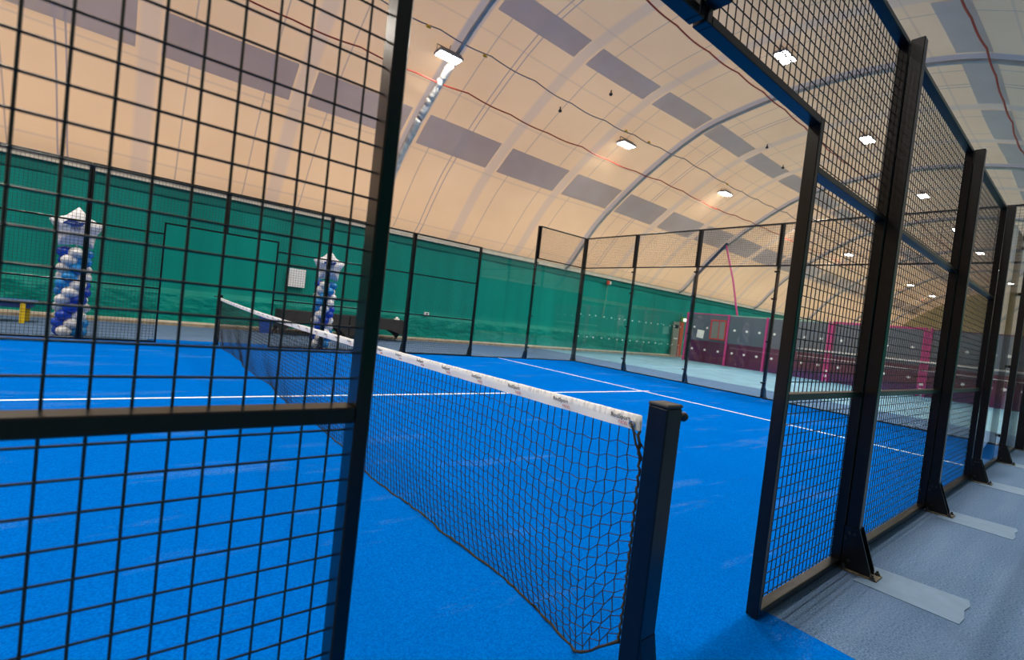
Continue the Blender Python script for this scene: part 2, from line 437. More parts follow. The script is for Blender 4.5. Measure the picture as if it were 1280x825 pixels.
# ---- welded mesh panels in local frame (x to the right seen from inside..., plane y=0)
FW, FD = .030, .042     # frame tube face width and depth
WR = .0023
WY = .026       # the wires are welded to the court side of the frame
def wires(b, xs, zs, x0, x1, z0, z1):
    for x in xs: b.tube([(x, WY+.0021, z0), (x, WY+.0021, z1)], WR, 6, caps=False)
    for z in zs: b.tube([(x0, WY-.0021, z), (x1, WY-.0021, z)], WR, 6, caps=False)
def fr(a, b_): return [a + .05*i for i in range(int((b_-a)/.05)+1)]
MESHES = {}
def panel_parts(kind):
    """list of (name, mesh, kindflag)"""
    if kind in MESHES: return MESHES[kind]
    y0, y1 = -.021, .031; L = []
    def st(x, z0, z1, nm='stile'): L.append((nm, MB().bbox(x-FW/2, x+FW/2, y0, y1, z0, z1, .003).mesh(nm, STEEL), None))
    def rl(z, x0, x1, nm='rail'): L.append((nm, MB().bbox(x0+FW/2, x1-FW/2, y0, y1, z-FW/2, z+FW/2, .003).mesh(nm, STEEL), None))
    b = MB(); e = .022
    if kind == 'full':
        x0, x1 = -1+e, 1-e
        st(x0, .012, 3.0); st(x1, .012, 3.0)
        for z in (.030, 1.0, 2.0, 2.985): rl(z, x0, x1)
        wires(b, [-.95+.05*i for i in range(39)], [.0625+.05*i for i in range(58)], x0, x1, .03, 2.985)
    elif kind in ('gate_r', 'gate_l'):
        # bay beside the doorway: local x from 0 (over the middle of the doorway) to 2; mirrored for gate_l
        sg = 1 if kind == 'gate_r' else -1
        def X(a, c): return (a, c) if sg > 0 else (-c, -a)
        x2 = 2-e; xj = 1.0-.05
        st(sg*x2, .012, 3.0); st(sg*e, 2.185, 3.0); st(sg*xj, .012, 2.215, 'door_jamb')
        rl(2.2, *X(e, xj), 'lintel'); rl(2.985, *X(e, x2))
        for z in (.030, 1.0, 2.0): rl(z, *X(xj, x2))
        xs = [sg*(.045+.05*i) for i in range(39)]
        for x in xs: b.tube([(x, WY+.0021, .03 if abs(x) > xj else 2.2), (x, WY+.0021, 2.985)], WR, 6, caps=False)
        for i in range(58):
            z = .0625+.05*i; p_, q_ = X(xj if z < 2.2 else e, x2); b.tube([(p_, WY-.0021, z), (q_, WY-.0021, z)], WR, 6, caps=False)
    elif kind == 'upper':
        x0, x1 = -1+e, 1-e
        st(x0, 3.02, 4.0); st(x1, 3.02, 4.0); rl(3.035, x0, x1); rl(3.985, x0, x1)
        wires(b, [-.95+.05*i for i in range(39)], [3.05+.05*i for i in range(19)], x0, x1, 3.03, 3.985)
    L.append(('wire_mesh', b.mesh('wire_mesh', WIRE), 'stuff'))
    MESHES[kind] = L; return L
def mesh_panel(kind, loc, rz, label, group):
    t = thing('mesh_fence_panel', label, 'fence panel', loc, rz, group)
    for nm, me, kd in panel_parts(kind):
        o = link(nm, me, t)
        if kd: o['kind'] = kd
    return t
GP = MB().bbox(-.985, .985, -.005, .005, .02, 3.0, .001).mesh('pane', GLASS)
GE = None
def glass_panel(loc, rz, label, group):
    t = thing('glass_wall_panel', label, 'glass panel', loc, rz, group)
    link('pane', GP, t)
    foot = MB().bbox(-.985, .985, -.02, .02, .004, .03, .003); build(foot, 'bottom_channel', STEEL, t)
    return t
CLIPS = (.36, 1.30, 2.28, 2.9)
for side in ('near', 'far'):
    y = 0.0 if side == 'near' else 10.0; rz = 0 if side == 'near' else math.pi; sg = 1 if side == 'near' else -1
    fence = 'walkway-side fence' if side == 'near' else 'curtain-side fence'
    gp, gm = fence + ' posts', fence + ' mesh panels'
    for x in (-6, -4, -2, 2, 4, 6, 8):
        n = abs(x)//2 - 1; dirn = 'towards purple wall' if x > 0 else 'away from purple wall'
        tall = x == 8
        lab = 'tall black steel post between two glass panels of the %s' % fence if tall else 'black steel post, %s from doorway in the %s, %s' % (ordw(n), fence, dirn)
        fence_post((x, y, 0), rz, 4.0 if tall else 3.0, lab, gp, CLIPS if tall else ())
    fence_post((0, y, 0), rz, 'short', 'short black hanging post above the doorway lintel in the %s' % fence, gp)
    for x in (-5, -3, 3, 5):
        n = (abs(x)-1)//2 - 1; dirn = 'towards purple wall' if x > 0 else 'away from purple wall'
        mesh_panel('full', (x, y, 0), rz, 'black mesh panel of %s, %s full one from doorway, %s' % (fence, ordw(n), dirn), gm)
    for s_ in (1, -1):
        dirn = 'towards' if s_ > 0 else 'away from'
        mesh_panel('gate_r' if s_*sg > 0 else 'gate_l', (0, y, 0), rz, 'mesh panel with jamb and lintel, %s doorway half %s purple wall' % (fence.replace(' fence', ''), dirn), gm)
    for x in (7, 9):
        lab = 'clear glass panel without mesh above, next to mesh end of the %s' % fence if x == 7 else 'clear glass panel under wire mesh at the corner end of the %s' % fence
        glass_panel((x, y, 0), rz, lab, fence + ' glass panels')
    mesh_panel('upper', (9, y, 0), rz, 'low black mesh panel above the corner glass of the %s' % fence, gm)
    # corner post shared with the end wall
    cp = thing('corner_post', 'thick tall black corner post joining the %s to the end glass wall' % fence, 'post', (10, y, 0), 0, 'court corner posts')
    o1, o2 = (-.112, -.006) if side == 'near' else (.006, .112)
    build(MB().bbox(.006, .112, o1, o2, .012, 4.0, .005), 'shaft', STEEL, cp)
    build(MB().bbox(.0, .22, min(o1*2, o1), max(o2, o2*2 if o2 > .05 else o2), 0, .012, .002), 'base_plate', PLATE, cp)
    build(MB().prism([(.112, .012), (.19, .012), (.19, .035), (.112, .25)], 1, (o1+o2)/2-.005, (o1+o2)/2+.005), 'gusset', STEEL, cp)
    ye = o1 if side == 'near' else o2; yt = ye + (-.08 if side == 'near' else .08)
    build(MB().prism([(ye, .012), (yt, .012), (yt, .035), (ye, .25)], 0, .054, .064), 'gusset', STEEL, cp)
for i, y in enumerate((8, 6, 4, 2)):
    fence_post((10, y, 0), math.pi/2, 4.0, 'tall black post in end glass wall, %s from the curtain-side corner' % ordw(i), 'end glass wall posts', CLIPS)
for i, y in enumerate((9, 7, 5, 3, 1)):
    glass_panel((10, y, 0), math.pi/2, 'clear glass panel of the end wall, %s from the curtain-side corner' % ordw(i), 'end wall glass panels')
    mesh_panel('upper', (10, y, 0), math.pi/2, 'low mesh panel above the end glass wall, %s from the curtain-side corner' % ordw(i), 'end wall upper mesh panels')

# ------------------------------------------------------------------ net
NY0, NY1 = .045, 9.955
def nettop(y): return .945 - .045*math.sin(math.pi*(y-NY0)/(NY1-NY0))
net = thing('court_net', 'black knotted net with printed white top band across the blue court', 'net', (0, 0, 0))
b = MB(); ny = 240
NXP = .012
for i in range(ny+1):
    y = NY0 + (NY1-NY0)*i/ny; zt = nettop(y); wob = .0025*math.sin(y*23)+.0015*math.sin(y*61)
    for dx, dz in ((-.004, -.052), (-.0055, -.026), (-.004, -.004), (0, 0), (.004, -.004), (.0055, -.026), (.004, -.052)): b.v.append((NXP+dx+wob*(-dz/.05), y, zt+dz))
for i in range(ny):
    for j in range(6): a = i*7+j; b.f.append((a, a+7, a+8, a+1))
b.f.append(tuple(range(7))); b.f.append(tuple(ny*7+j for j in range(7))[::-1])
top_band = build(b, 'top_band', BANDW, net, True)
# printed words on the band (near face looks towards -x)
TD = mat('dark_print', (.035, .035, .05), .7); TR = mat('red_print', (.55, .11, .10), .7)
tm = text_mesh('RedSport', .0215, TD, .0002, .0); tr = text_mesh('PADEL', .014, TR, .0002)
ROT = Matrix(((0, 0, -1, 0), (-1, 0, 0, 0), (0, 1, 0, 0), (0, 0, 0, 1)))
y = .165; k = 0
while y < 9.9:
    for me, dy, dz in ((tm, 0, -.026), (tr, -.055 if k else -.035, -.042)):
        o = link('lettering', me, top_band); z = nettop(y)
        sl = (nettop(y-.05)-nettop(y+.05))/.1
        o.matrix_local = Matrix.Translation((NXP-.0075, y+dy, z+dz)) @ ROT @ Matrix.Rotation(sl, 4, 'Z')
    y += .29; k += 1
# mesh
def botz(y):
    e = min(y-NY0, NY1-y)
    return max(.008, .20*(1-e/.20)) if e < .20 else .008 + .012*max(0, math.sin(y*5.1))*math.exp(-((y-1.3)/.5)**2)
def netpt(y, t, j=0, i=0):
    """t=0 under the band, t=1 bottom cord"""
    zt = nettop(y)-.050; zb = botz(y); e = min(y-NY0, NY1-y)
    slack = (.055 + .05*math.sin(y*1.3+.4)**2)*min(1, e/.25)
    x = NXP + slack*t**2.2 + .010*math.sin(y*6.3+t*3)*t*t
    yy = y + .03*math.sin(y*2.1)*t*(1-t) - .020*math.exp(-e/.10)*min(1, t*7)*(1 if y < 5 else -1)
    z = zt + (zb-zt)*(t**(.96-.16*math.exp(-((y-.35)/.35)**2)))
    return x, yy, z
NC, NR = 250, 21; b = MB()
rn = random.Random(5); grid = {}
for i in range(NC+1):
    for j in range(NR+1):
        y = NY0+.004 + (NY1-NY0-.008)*i/NC; t = j/NR
        x, yy, z = netpt(y, t)
        inn = 1 if 0 < j < NR and 0 < i < NC else 0
        a = .0045 + .004*t
        yy += inn*((a if (i+j) % 2 else -a)*.55 + rn.uniform(-.0018, .0018)); z += inn*((a if (i+j) % 2 else -a)*.8 + rn.uniform(-.0018, .0018))
        x += inn*rn.uniform(-.002, .002)
        grid[i, j] = (x, yy, z)
for i in range(NC+1): b.tube([grid[i, j] for j in range(NR+1)], .0019, 4, caps=False)
for j in range(1, NR+1): b.tube([grid[i, j] for i in range(NC+1)], .0018, 4, caps=False)
build(b, 'knotted_mesh', CORD, net, kind='stuff')
b = MB(); rw = random.Random(11)
b.tube([(grid[i, NR][0]+rw.uniform(-.005, .005), grid[i, NR][1]+rw.uniform(-.003, .003), max(.007, grid[i, NR][2]+rw.uniform(-.004, .006))) for i in range(0, NC+1)], [.0048+rw.uniform(-.001, .0014) for i in range(NC+1)], 6); build(b, 'bottom_cord', ROPE, net, True)
for i in (0, NC):
    b = MB(); pts = []
    for q in range(64):
        t = q/63*NR; j = min(NR-1, int(t)); f_ = t-j; A = Vector(grid[i, j]).lerp(Vector(grid[i, j+1]), f_)
        pts.append(A + Vector((.0055*math.cos(q*1.9), .004*math.sin(q*1.9) + (-.002 if i == 0 else .002), 0)))
    b.tube(pts, .0048, 6); build(b, 'side_cord', ROPE, net, True)
for i, yy, s_ in ((0, NY0+.028, -1), (1, NY1-.028, 1)):
    b = MB(); z = nettop(yy)-.033; R_, r_ = .0105, .0035
    b.tube([(NXP-.008, yy+R_*math.cos(a*math.pi/9), z+R_*math.sin(a*math.pi/9)) for a in range(18)], r_, 6, closed=True)
    g_ = build(b, 'grommet', mat('zinc_ring', (.6, .62, .64), .25, 1.0), top_band, True)
    b = MB(); yp = .004 if i == 0 else 9.996
    b.tube([(NXP-.012, yy, z), (NXP-.012, yy+s_*.012, z-.02), (NXP-.006, yy+s_*.022, z-.06), (NXP-.004, yp-s_*.004, z-.12)], .0042, 6)
    b.tube([(NXP-.012, yy+s_*.008, z-.012), (NXP-.010, yp-s_*.004, z-.075)], .0022, 5)
    build(b, 'tie_cord', ROPE, net, True)
# net posts
def net_post(y, sgn, label):
    """sgn -1: outside is -y"""
    t = thing('net_post', label, 'net post', (.015, y, 0), 0 if sgn < 0 else math.pi, 'net posts')
    build(MB().bbox(-.04, .04, -.072, .0, .004, .992, .004), 'shaft', STEEL, t)
    build(MB().bbox(-.041, .041, -.073, .001, .992, 1.004, .004), 'cap', mat('cap_grey', (.05, .045, .04), .5), t)
    build(MB().prism([(-.072, .004), (-.125, .004), (-.125, .02), (-.074, .275), (-.072, .275)], 0, -.036, .036), 'foot_wedge', STEEL, t)
    build(MB().bbox(-.09, .09, -.17, .02, .0, .008, .002), 'base_plate', STEEL, t)
    b = MB(); b.tube([(.04, -.05, .960), (.075, -.05, .960)], .008, 8); b.sphere((.083, -.05, .960), .016, .016, .016, 12, 8); build(b, 'cable_knob', BOLT, t, True)
    return t
net_post(0.0, -1, 'black square net post with side knob in the walkway-side doorway')
net_post(10.0, 1, 'black square net post in the curtain-side doorway, against green curtain')

# ------------------------------------------------------------------ floodlights
def lamp_meshes():
    D = {}
    D['housing'] = MB().bbox(-.33, .33, -.17, .17, .015, .075, .012).mesh('housing', mat('lamp_housing', (.25, .25, .26), .4, .5))
    D['fin'] = MB().box(-.31, .31, -.004, .004, .075, .115).mesh('cooling_fin', mat('lamp_housing', (0, 0, 0)))
    D['led'] = MB().bbox(-.135, .135, -.065, .065, .0, .018, .004).mesh('led_module', mat('led_lens', (.9, .9, .9), .3, emit=((1.0, .97, .90), LENS_GLOW)))
    b = MB(); b.tube([(-.34, 0, .03), (-.34, 0, .20), (.34, 0, .20), (.34, 0, .03)], .012, 6); D['bracket'] = b.mesh('bracket', GREYC)
    return D
LM = lamp_meshes()
la = bpy.data.lights.new('flood_beam', 'AREA'); la.shape = 'RECTANGLE'; la.size = .6; la.size_y = .3; la.energy = LAMP_WATT; la.color = (1.0, .93, .82); la.spread = math.radians(148)
LX = (-10.4, -3.1, 4.3, 11.2, 17.8, 25.6, 33.0, 40.4, 47.6, 55.2)
ROWN = {9.86: 'curtain-side row', 5.0: 'crown row', .14: 'walkway-side row'}
for yr in (9.86, 5.0, .14):
    zc = sec(yr-5)-.26
    for i, x in enumerate(LX):
        if i == 2: where = 'just in front of the crinkle-wrapped arch rib' if yr > 9 else 'by the crinkle-wrapped arch rib, above the net'
        else: where = '%s beyond the crinkle-wrapped rib' % ordw(i-3) if 3 <= i < 9 else ('last of its row over the far end' if i == 9 else ('over the doorway end' if i == 1 else 'over the unseen court end'))
        lamp = thing('floodlight', 'bright LED floodlight of the %s, %s' % (ROWN[yr], where), 'floodlight', (x, yr, zc), 0, 'floodlights under the vault')
        link('housing', LM['housing'], lamp)
        for yy in (-.12, -.06, 0, .06, .12): link('cooling_fin', LM['fin'], lamp, (0, yy, 0))
        for px, py in ((-.155, -.08), (.155, -.08), (-.155, .08), (.155, .08)): link('led_module', LM['led'], lamp, (px, py, -.003))
        link('bracket', LM['bracket'], lamp)
        b = MB(); b.tube([(0, 0, .2), (0, (5-yr)*0.01, .30)], .01, 5); build(b, 'hanger', GREYC, lamp)
        l = bpy.data.objects.new('flood_beam', la); COL.objects.link(l); l.parent = lamp; l.location = (0, 0, -.012)
# cables along the vault
def vault_cable(name, d, inset, r, m, label, sag, seed, step=1.48):
    rn = random.Random(seed); b = MB(); pts = []; x = X0+.1; jit = rn.uniform(-.1, .1)
    while x < X1-.1:
        nj = rn.uniform(-.12, .12)
        for q in range(6):
            f_ = q/6; dd = d + (jit+(nj-jit)*f_)*.35; n = sec_n(dd); p = vault_pt(x+step*f_, dd, inset)
            pts.append((p[0], p[1]+n[0]*sag*.3*math.sin(math.pi*f_), p[2]-sag*math.sin(math.pi*f_)))
        jit = nj; x += step
    b.tube([p for p in pts if p[0] < X1-.1], r, 6)
    return tag(build(b, name, m, None, True), label, 'cable', 'cables strung along the vault')
vault_cable('red_cable', 5.62, .10, .020, REDC, 'red cable along the vault below the curtain-side floodlights', .045, 1)
vault_cable('red_cable', 1.25, .10, .020, REDC, 'red cable strung along the vault just beside the crown floodlights', .05, 2)
vault_cable('red_cable', -3.6, .10, .020, REDC, 'red cable strung along the vault above the walkway', .05, 3)
vault_cable('power_cable', 4.62, .03, .016, GREYC, 'thin grey power cable linking the curtain-side floodlights along the vault', .06, 4)
PLUGL = ('large yellow plug on grey power cable, farther from purple wall at the crinkle-wrapped rib', 'small yellow plug on grey power cable, purple-wall side of the crinkle-wrapped rib',
         'small yellow plug before the second curtain-side floodlight', 'small yellow plug after the second curtain-side floodlight', 'small yellow plug before the third curtain-side floodlight')
GOLD = mat('brass_plug', (.75, .48, .06), .3, .6)
for i, x in enumerate((3.55, 5.15, 10.75, 12.0, 17.3)):
    p = vault_pt(x, 4.62, .10); b = MB(); b.tube([(-.05, 0, 0), (.0, 0, .01), (.06, 0, 0)], [.03, .04, .02], 8)
    o = build(b, 'cable_plug', GOLD, None, True, p)
    tag(o, PLUGL[i], 'plug', 'yellow plugs on the power cable')
SENS = mat('sensor_dark', (.03, .03, .035), .5)
for i, (x, d, lab) in enumerate(((9.05, 3.85, 'small dark sensor under the vault near the darker fabric band over the court'),
                   (8.1, 4.9, 'tiny dark fitting on the vault seam below the grey power cable'),
                   (16.2, 2.6, 'small dark sensor under the vault over the gap before the pale blue floor'),
                   (18.3, 2.9, 'small dark sensor under the vault over the pale blue floor'))):
    p = vault_pt(x, d, .0); t = thing('ceiling_sensor', lab, 'sensor', p, 0, 'small fittings under the vault')
    b = MB(); b.tube([(0, 0, .02), (0, 0, -.08)], .02, 6); build(b, 'stem', SENS, t)
    b = MB(); b.sphere((0, 0, -.11), .055, .055, .045, 10, 7); build(b, 'head', SENS, t, True)

# ------------------------------------------------------------------ balloon columns
BW = mat('white_balloon', (.90, .88, .86), .28); BD = mat('royal_blue_balloon', (.01, .075, .55), .25); BL = mat('sky_blue_balloon', (.012, .27, .68), .25)
FOIL = mat('silver_white_foil', (.86, .86, .88), .38, 0, bump=(14, .5, .02)); LOGO = mat('logo_blue', (.02, .07, .32), .5)
def balloon_mesh(m):
    b = MB(); b.sphere((0, 0, 0), .125, .112, .098, 16, 11); b.tube([(-.112, 0, 0), (-.135, 0, 0)], [.012, .006], 6); return b.mesh('balloon', m, True)
BALS = [balloon_mesh(BW), balloon_mesh(BD), balloon_mesh(BW), balloon_mesh(BL)]
def star_mesh():
    b = MB(); ro, ri = .385, .262; n = 10; ring = []
    outl = []
    for i in range(5):
        for q in range(8):
            a0 = math.pi/2 + i*2*math.pi/5; a1 = a0+math.pi/5; f_ = q/4
            if q < 4: f_ = q/4; A = (math.cos(a0)*ro, math.sin(a0)*ro); B = (math.cos(a1)*ri, math.sin(a1)*ri)
            else: f_ = (q-4)/4; A = (math.cos(a1)*ri, math.sin(a1)*ri); B = (math.cos(a0+2*math.pi/5)*ro, math.sin(a0+2*math.pi/5)*ro)
            outl.append((A[0]+(B[0]-A[0])*f_, A[1]+(B[1]-A[1])*f_))
    N = len(outl); K = 7
    def lay(sg):
        base = len(b.v)
        for k in range(K):
            s_ = 1-k/K
            for x, z in outl:
                rr = math.hypot(x, z)*s_; th = .135*math.sqrt(max(0, 1-s_**1.6))*(1 if k else 0)
                b.v.append((x*s_, sg*(th+.004*math.sin(18*math.atan2(z, x))*s_*(1 if k else 0)), z*s_))
        b.v.append((0, sg*.135, 0)); c = len(b.v)-1
        for k in range(K-1):
            for i in range(N):
                j = (i+1) % N; q = (base+k*N+i, base+k*N+j, base+(k+1)*N+j, base+(k+1)*N+i); b.f.append(q if sg > 0 else q[::-1])
        for i in range(N):
            j = (i+1) % N; q = (base+(K-1)*N+i, base+(K-1)*N+j, c); b.f.append(q if sg > 0 else q[::-1])
    lay(-1); lay(1); return b.mesh('star_balloon', FOIL, True)
STAR = star_mesh()
def logo_mesh():
    b = MB()
    def brush(pts, ws):
        base = len(b.v)
        for (x, z), w_ in zip(pts, ws): b.v += [(x, -.125, z+w_), (x, -.125, z-w_), (x, -.147, z+w_), (x, -.147, z-w_)]
        for i in range(len(pts)-1):
            a = base+i*4
            for q in ((2, 3, 7, 6), (0, 4, 5, 1), (0, 2, 6, 4), (1, 5, 7, 3)): b.f.append(tuple(a+t for t in q))
    brush([(-.13, .035), (-.09, .062), (-.02, .066), (.05, .066)], [.008, .018, .015, .007])
    brush([(-.145, .028), (-.10, .022), (-.03, .012), (.05, .016), (.11, .034)], [.016, .018, .017, .013, .006])
    brush([(.05, .045), (.09, .055), (.135, .056)], [.008, .018, .010])
    brush([(-.05, -.012), (-.01, -.004), (.05, .006), (.10, .016)], [.006, .015, .012, .006])
    return b.mesh('logo', LOGO)
LOGOM = logo_mesh(); LT1 = text_mesh('ACES', .06, LOGO, .002); LT2 = text_mesh('PADEL', .045, LOGO, .001, .001)
def balloon_column(loc, rz, yaw_star, label, phase):
    t = thing('balloon_column', label, 'balloons', loc, rz, 'balloon columns')
    b = MB(); b.tube([(0, 0, 0), (0, 0, 1.7)], .012, 6); build(b, 'pole', STUD, t)
    b = MB(); b.prism([(math.cos(math.pi/8*i)*.13, math.sin(math.pi/8*i)*.13) for i in range(16)], 2, 0, .02); build(b, 'base_disc', STUD, t)
    for k in range(11):
        for q in range(4):
            a = q*math.pi/2 + k*math.pi/4*.88 + phase
            R = .128; me = BALS[q if k % 12 < 6 else (q if q in (0, 2) else (q))]
            o = link('balloon', me, t, (R*math.cos(a), R*math.sin(a), .105+k*.135 + random.uniform(-.008, .008)), (random.uniform(-.1, .1), 0, a))
            s_ = random.uniform(.93, 1.06); o.scale = (s_, s_, s_)
    s = link('star_balloon', STAR, t, (0, -.10, 1.87), (0, 0, yaw_star))
    link('logo', LOGOM, s, (-.03, 0, .05)); link('lettering', LT1, s, (-.085, -.147, -.02), (math.pi/2, 0, 0)); link('lettering', LT2, s, (-.11, -.147, .07), (math.pi/2, 0, 0))
    return t
balloon_column((-2.15, 10.45, 0), 0, .02, 'balloon column with star, beside curtain-side doorway half away from the purple wall', 1.1)
balloon_column((2.12, 10.45, 0), 0, .10, 'balloon column with star, standing in front of the black covered tables', .4)

# ------------------------------------------------------------------ tables, bin, bench by the curtain
TC = mat('black_stretch_cover', (.022, .020, .020), .75, noise=(6, .3), bump=(9, .3, .02))
def cover_mesh():
    b = MB(); L, W, H = .92, .38, .70
    n = 16
    # top
    b.box(-L, L, -W, W, H-.015, H)
    for sx, ax in ((-W, 1), (W, 1)):
        base = len(b.v)
        for i in range(n+1):
            u = -1+2*i/n; arch = .34*(1-abs(u)**3.2)
            b.v += [(u*(L+.01), sx, H), (u*(L+.02), sx*1.03, arch+.03)]
        for i in range(n): a = base+2*i; b.f.append((a, a+1, a+3, a+2))
    for sy in (-1, 1):
        base = len(b.v)
        for i in range(9):
            u = -1+2*i/8; arch = .22*(1-abs(u)**2.5)
            b.v += [(sy*(L+.005), u*W, H), (sy*(L+.02), u*W*1.03, arch+.03)]
        for i in range(8): a = base+2*i; b.f.append((a, a+1, a+3, a+2))
    return b.mesh('stretch_cover', TC)
COV = cover_mesh()
for i, (x, lab) in enumerate(((2.78, 'folding table in black stretch cover behind balloon column, beside the blue bin'), (4.68, 'folding table in black stretch cover with a small white cone on top'))):
    t = thing('covered_table', lab, 'table', (x, 13.55, 0), 0, 'black covered tables'); link('stretch_cover', COV, t)
    for sx in (-.86, .86):
        for sy in (-.33, .33): b = MB(); b.tube([(sx, sy, 0), (sx, sy, .68)], .016, 6); build(b, 'leg', STEEL, t)
b = MB(); b.tube([(0, 0, 0), (0, 0, .02), (0, 0, .09)], [.10, .09, .012], 10)
tag(build(b, 'paper_cone', STUD, None, True, (5.36, 13.5, .70)), 'small white paper cone standing on the black covered table', 'cone')
BLUEP = mat('blue_plastic', (.01, .09, .50), .4)
t = thing('blue_bin', 'small blue plastic bin on the floor next to the black covered tables', 'bin', (1.60, 13.75, 0))
b = MB(); b.prism([(-.13, .0), (.13, .0), (.165, .46), (-.165, .46)], 1, -.13, .13); build(b, 'body', BLUEP, t)
build(MB().bbox(-.18, .18, -.15, .15, .46, .49, .01), 'rim', BLUEP, t)
YEL = mat('yellow_paint', (.75, .52, .01), .45)
t = thing('low_bench', 'low blue-topped bench with yellow legs in front of the green curtain', 'bench', (-4.1, 12.75, 0))
build(MB().bbox(-1.25, 1.25, -.28, .28, .40, .45, .015), 'top', mat('blue_pad', (.02, .14, .42), .5), t)
build(MB().bbox(-1.2, 1.2, -.25, .25, .30, .395, .01), 'apron', mat('navy_apron', (.006, .035, .18), .5), t)
for sx in (-1.1, 1.1):
    build(MB().bbox(sx-.04, sx+.04, -.305, -.255, 0, .40, .006), 'leg', YEL, t); build(MB().bbox(sx-.04, sx+.04, .255, .305, 0, .40, .006), 'leg', YEL, t)
# things fixed to the curtain
t = thing('notice_sheet', 'white rectangular notice sheet pinned to green curtain above the tables', 'notice', (2.43, 14.36, 1.64))
build(MB().bbox(-.25, .25, -.004, .004, -.27, .27, .002), 'sheet', mat('paper', (.78, .80, .80), .6), t)
t = thing('socket_box', 'small white socket box on the green curtain past the tables', 'socket', (6.86, 14.36, .98))
build(MB().bbox(-.09, .09, -.03, .03, -.05, .05, .008), 'box', STUD, t); build(MB().bbox(-.03, .03, -.036, -.03, -.03, .03, .002), 'socket_face', GREYB, t)
t = thing('alarm_beacon', 'red and white alarm beacon high on the green curtain', 'alarm', (16.3, 14.33, 3.34))
build(MB().bbox(-.12, .06, -.06, .03, -.10, .10, .02), 'body', mat('alarm_red', (.55, .05, .02), .4), t)
b = MB(); b.sphere((.10, -.02, 0), .07, .06, .09, 10, 7); build(b, 'lens', STUD, t, True)
b = MB(); b.tube([(-.03, 0, -.10), (-.06, 0, -1.0), (-.16, .0, -1.7)], .012, 5); build(b, 'lead', mat('pale_lead', (.25, .30, .18), .6), t)
# emergency exit
t = bpy.data.objects.new('door_1', None); COL.objects.link(t); t.location = (22.65, 14.30, 0); struct(t)
build(MB().bbox(-.62, -.05, -.04, .04, .02, 1.95, .01), 'door_leaf', mat('grey_green_leaf', (.22, .23, .18), .6), t)
build(MB().bbox(-.05, .28, -.10, .06, .02, 1.98, .02), 'door_post', mat('orange_red_paint', (.55, .075, .02), .45), t)
build(MB().bbox(-.56, -.18, -.06, -.03, 1.60, 1.80, .02), 'closer', STEEL, t)
build(MB().bbox(-.5, -.15, -.055, -.035, 1.0, 1.06, .01), 'push_bar', STUD, t)
t = thing('exit_sign', 'lit green and white exit sign above the red exit door', 'sign', (22.9, 14.22, 2.12))
build(MB().bbox(-.28, .28, -.05, .05, -.12, .12, .01), 'housing', mat('sign_green', (.20, .33, .04), .5), t)
build(MB().bbox(-.18, .24, -.06, -.05, -.09, .07, .003), 'lit_face', mat('sign_face', (.8, .85, .7), .5, emit=((.8, 1, .75), 1.6)), t)
t = thing('fire_extinguisher', 'red fire extinguisher standing beside the exit door', 'extinguisher', (23.25, 14.0, 0))
b = MB(); b.tube([(0, 0, .0), (0, 0, .02), (0, 0, .55), (0, 0, .62), (0, 0, .64)], [.085, .095, .095, .05, .03], 14); build(b, 'cylinder', mat('ext_red', (.6, .01, .012), .3), t, True)
b = MB(); b.tube([(0, 0, .62), (0, 0, .70)], .025, 8); b.box(-.02, .12, -.015, .015, .70, .73); build(b, 'valve', STEEL, t)
b = MB(); b.tube([(.05, 0, .68), (.13, -.02, .60), (.13, -.03, .30)], .014, 6); build(b, 'hose', STEEL, t, True)
t = thing('wall_brackets', 'pair of white wall-mounted fittings beside the exit sign', 'fitting', (23.45, 14.3, 1.5))
for z in (-.13, .13): build(MB().bbox(-.08, .08, -.06, .05, z-.07, z+.07, .02), 'fitting', STUD, t)

# ------------------------------------------------------------------ second court with purple and slate end wall
PX = 21.2
STUDM = MB().prism([(math.cos(math.pi/5*i)*.055, math.sin(math.pi/5*i)*.055) for i in range(10)], 0, -.02, .0).mesh('stud', STUD)
edges = [12.9, 10.75, 8.95, 6.40, 3.35, 1.2, -.9, -3.0]
for i, (ya, yb) in enumerate(zip(edges, edges[1:])):
    lab = ('first', 'second', 'third', 'fourth', 'fifth', 'sixth', 'seventh')[i]
    t = thing('boarded_wall_panel', 'purple and slate wall panel of the pale blue court, %s from the green curtain' % lab, 'wall panel', (PX, (ya+yb)/2, 0), 0, 'purple and slate wall panels')
    h = (ya-yb)/2-.03
    build(MB().bbox(-.02, .04, -h, h, .01, 1.10, .004), 'lower_board', PURPLE, t)
    build(MB().bbox(-.015, .03, -h, h, 1.10, 2.42, .004), 'upper_board', GREYB, t)
    if i < 3: build(MB().bbox(-.017, .05, -h, h, 2.42, 2.47, .004), 'top_trim', mat('pale_green_trim', (.25, .42, .35), .5) if i else PINK, t)
    elif i == 3:
        build(MB().bbox(-.017, .05, -h, h, 2.42, 2.50, .004), 'top_trim', PINK, t)
    else: build(MB().bbox(-.02, .04, -h, h, 2.42, 2.46, .004), 'top_trim', PURPLE, t)
    n = max(2, int(round(h*2/.68)))
    for q in range(n):
        yy = -h + (q+.5)*2*h/n
        for z in (.65, 1.75): link('stud', STUDM, t, (-.018, yy, z))
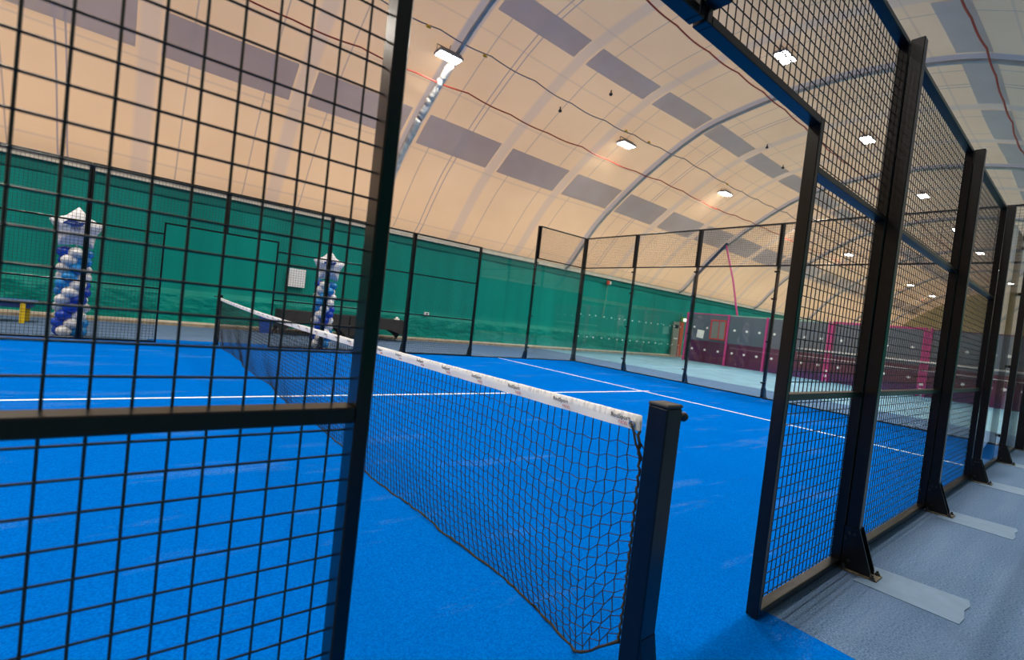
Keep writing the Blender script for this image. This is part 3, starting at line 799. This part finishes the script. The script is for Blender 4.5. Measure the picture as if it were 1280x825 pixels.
for i, (y, w_, lab) in enumerate(((12.93, .05, 'pink post at the curtain end of the purple wall'), (10.75, .05, 'slim pink post on purple wall beside the red window frame'),
                       (8.95, .05, 'slim pink post on purple wall, second from the red window frame'), (6.40, .075, 'wide pink doorway post on purple wall, nearer the green curtain'),
                       (3.35, .085, 'wide pink doorway post on purple wall, farther from the green curtain'))):
    t = thing('pink_post', lab, 'post', (PX-.07, y, 0), 0, 'pink posts on the purple wall')
    if w_ < .06: build(MB().bbox(-.04, .04, -w_*.8, w_*.8, 0, 2.47, .005), 'shaft', PINK, t)
    else:
        for s_ in (-1, 1): build(MB().bbox(-.05, .05, s_*w_-.038, s_*w_+.038, 0, 2.50, .005), 'shaft', PINK, t)
        build(MB().bbox(-.052, -.045, -w_, w_, .10, 2.4, .002), 'web', mat('deep_pink', (.40, .015, .16), .5), t)
        for z in (.25, .45): build(MB().bbox(-.075, -.05, -.05, .05, z-.05, z+.05, .006), 'hinge_plate', STUD, t)
t = thing('red_window_frame', 'red window frame set in the slate part of the purple wall', 'window frame', (PX-.05, 11.24, 1.7))
for a in ((-.03, .03, -.40, -.34, -.49, .49), (-.03, .03, .34, .40, -.49, .49), (-.03, .03, -.34, .34, .43, .49), (-.03, .03, -.34, .34, -.49, -.43), (-.02, .02, -.06, -.02, -.43, .43)):
    build(MB().bbox(*a, .004), 'frame_bar', mat('red_frame', (.50, .04, .05), .45), t)
build(MB().bbox(-.005, .005, -.34, .34, -.43, .43, .002), 'pane', mat('grey_pane', (.20, .20, .20), .3), t)
tag(build(MB().bbox(-.006, .006, -.19, .19, -.2, .2, .003), 'notice_sheet', STUD, None, False, (PX-.04, 12.15, 1.42), (.1, 0, 0)), 'white notice sheet on the purple and slate wall', 'notice')
for z, lab in ((1.25, 'upper pale handrail along the purple wall by the pink doorway'), (.95, 'lower thin pale handrail along the purple wall by the pink doorway')):
    t = thing('handrail', lab, 'handrail', (PX-.22, 4.0, 0), 0, 'pale handrails on the purple wall')
    b = MB(); b.tube([(0, -6.5, z), (0, 3.5, z)], .035 if z > 1 else .014, 6); build(b, 'rail', mat('pale_rail', (.62, .58, .60), .5), t, True)
    for yy in (-6, -3, 0, 3.3): b = MB(); b.tube([(0, yy, z), (.2, yy, z)], .012, 5); build(b, 'bracket', STUD, t)
t = thing('sloping_mast', 'tall navy mast with sloping arm and pink stay above the purple wall', 'mast', (PX+.22, 12.99, 0))
NAVY = mat('navy_paint', (.012, .045, .12), .4)
build(MB().bbox(-.05, .05, -.04, .04, 0, 4.36, .008), 'pole', NAVY, t)
b = MB(); b.tube([(0, 0, 4.33), (0, -1.54, 6.02)], .075, 4); build(b, 'sloping_arm', NAVY, t)
b = MB(); b.tube([(0, -1.48, 5.95), (0, -2.05, 4.2), (0, -2.48, 2.45)], .045, 6); build(b, 'stay', PINK, t)
# glass side wall of that court along the curtain
for i in range(4):
    x = 14.25 + 2*i - .1
    t = thing('glass_side_panel', 'clear studded glass panel along the green curtain, %s from the end glass wall' % ordw(i), 'glass panel', (x, 13.15, 0), 0, 'studded glass panels along the curtain')
    build(MB().bbox(-.985, .985, -.005, .005, .02, 2.4, .001), 'pane', GLASS, t)
    for px in (-.75, -.2, .2, .75):
        for z in (.72, 1.66):
            b = MB(); b.prism([(math.cos(math.pi/4*q)*.028, math.sin(math.pi/4*q)*.028) for q in range(8)], 1, -.02, -.006); build(b, 'stud', STUD, t, False, (px, 0, z))
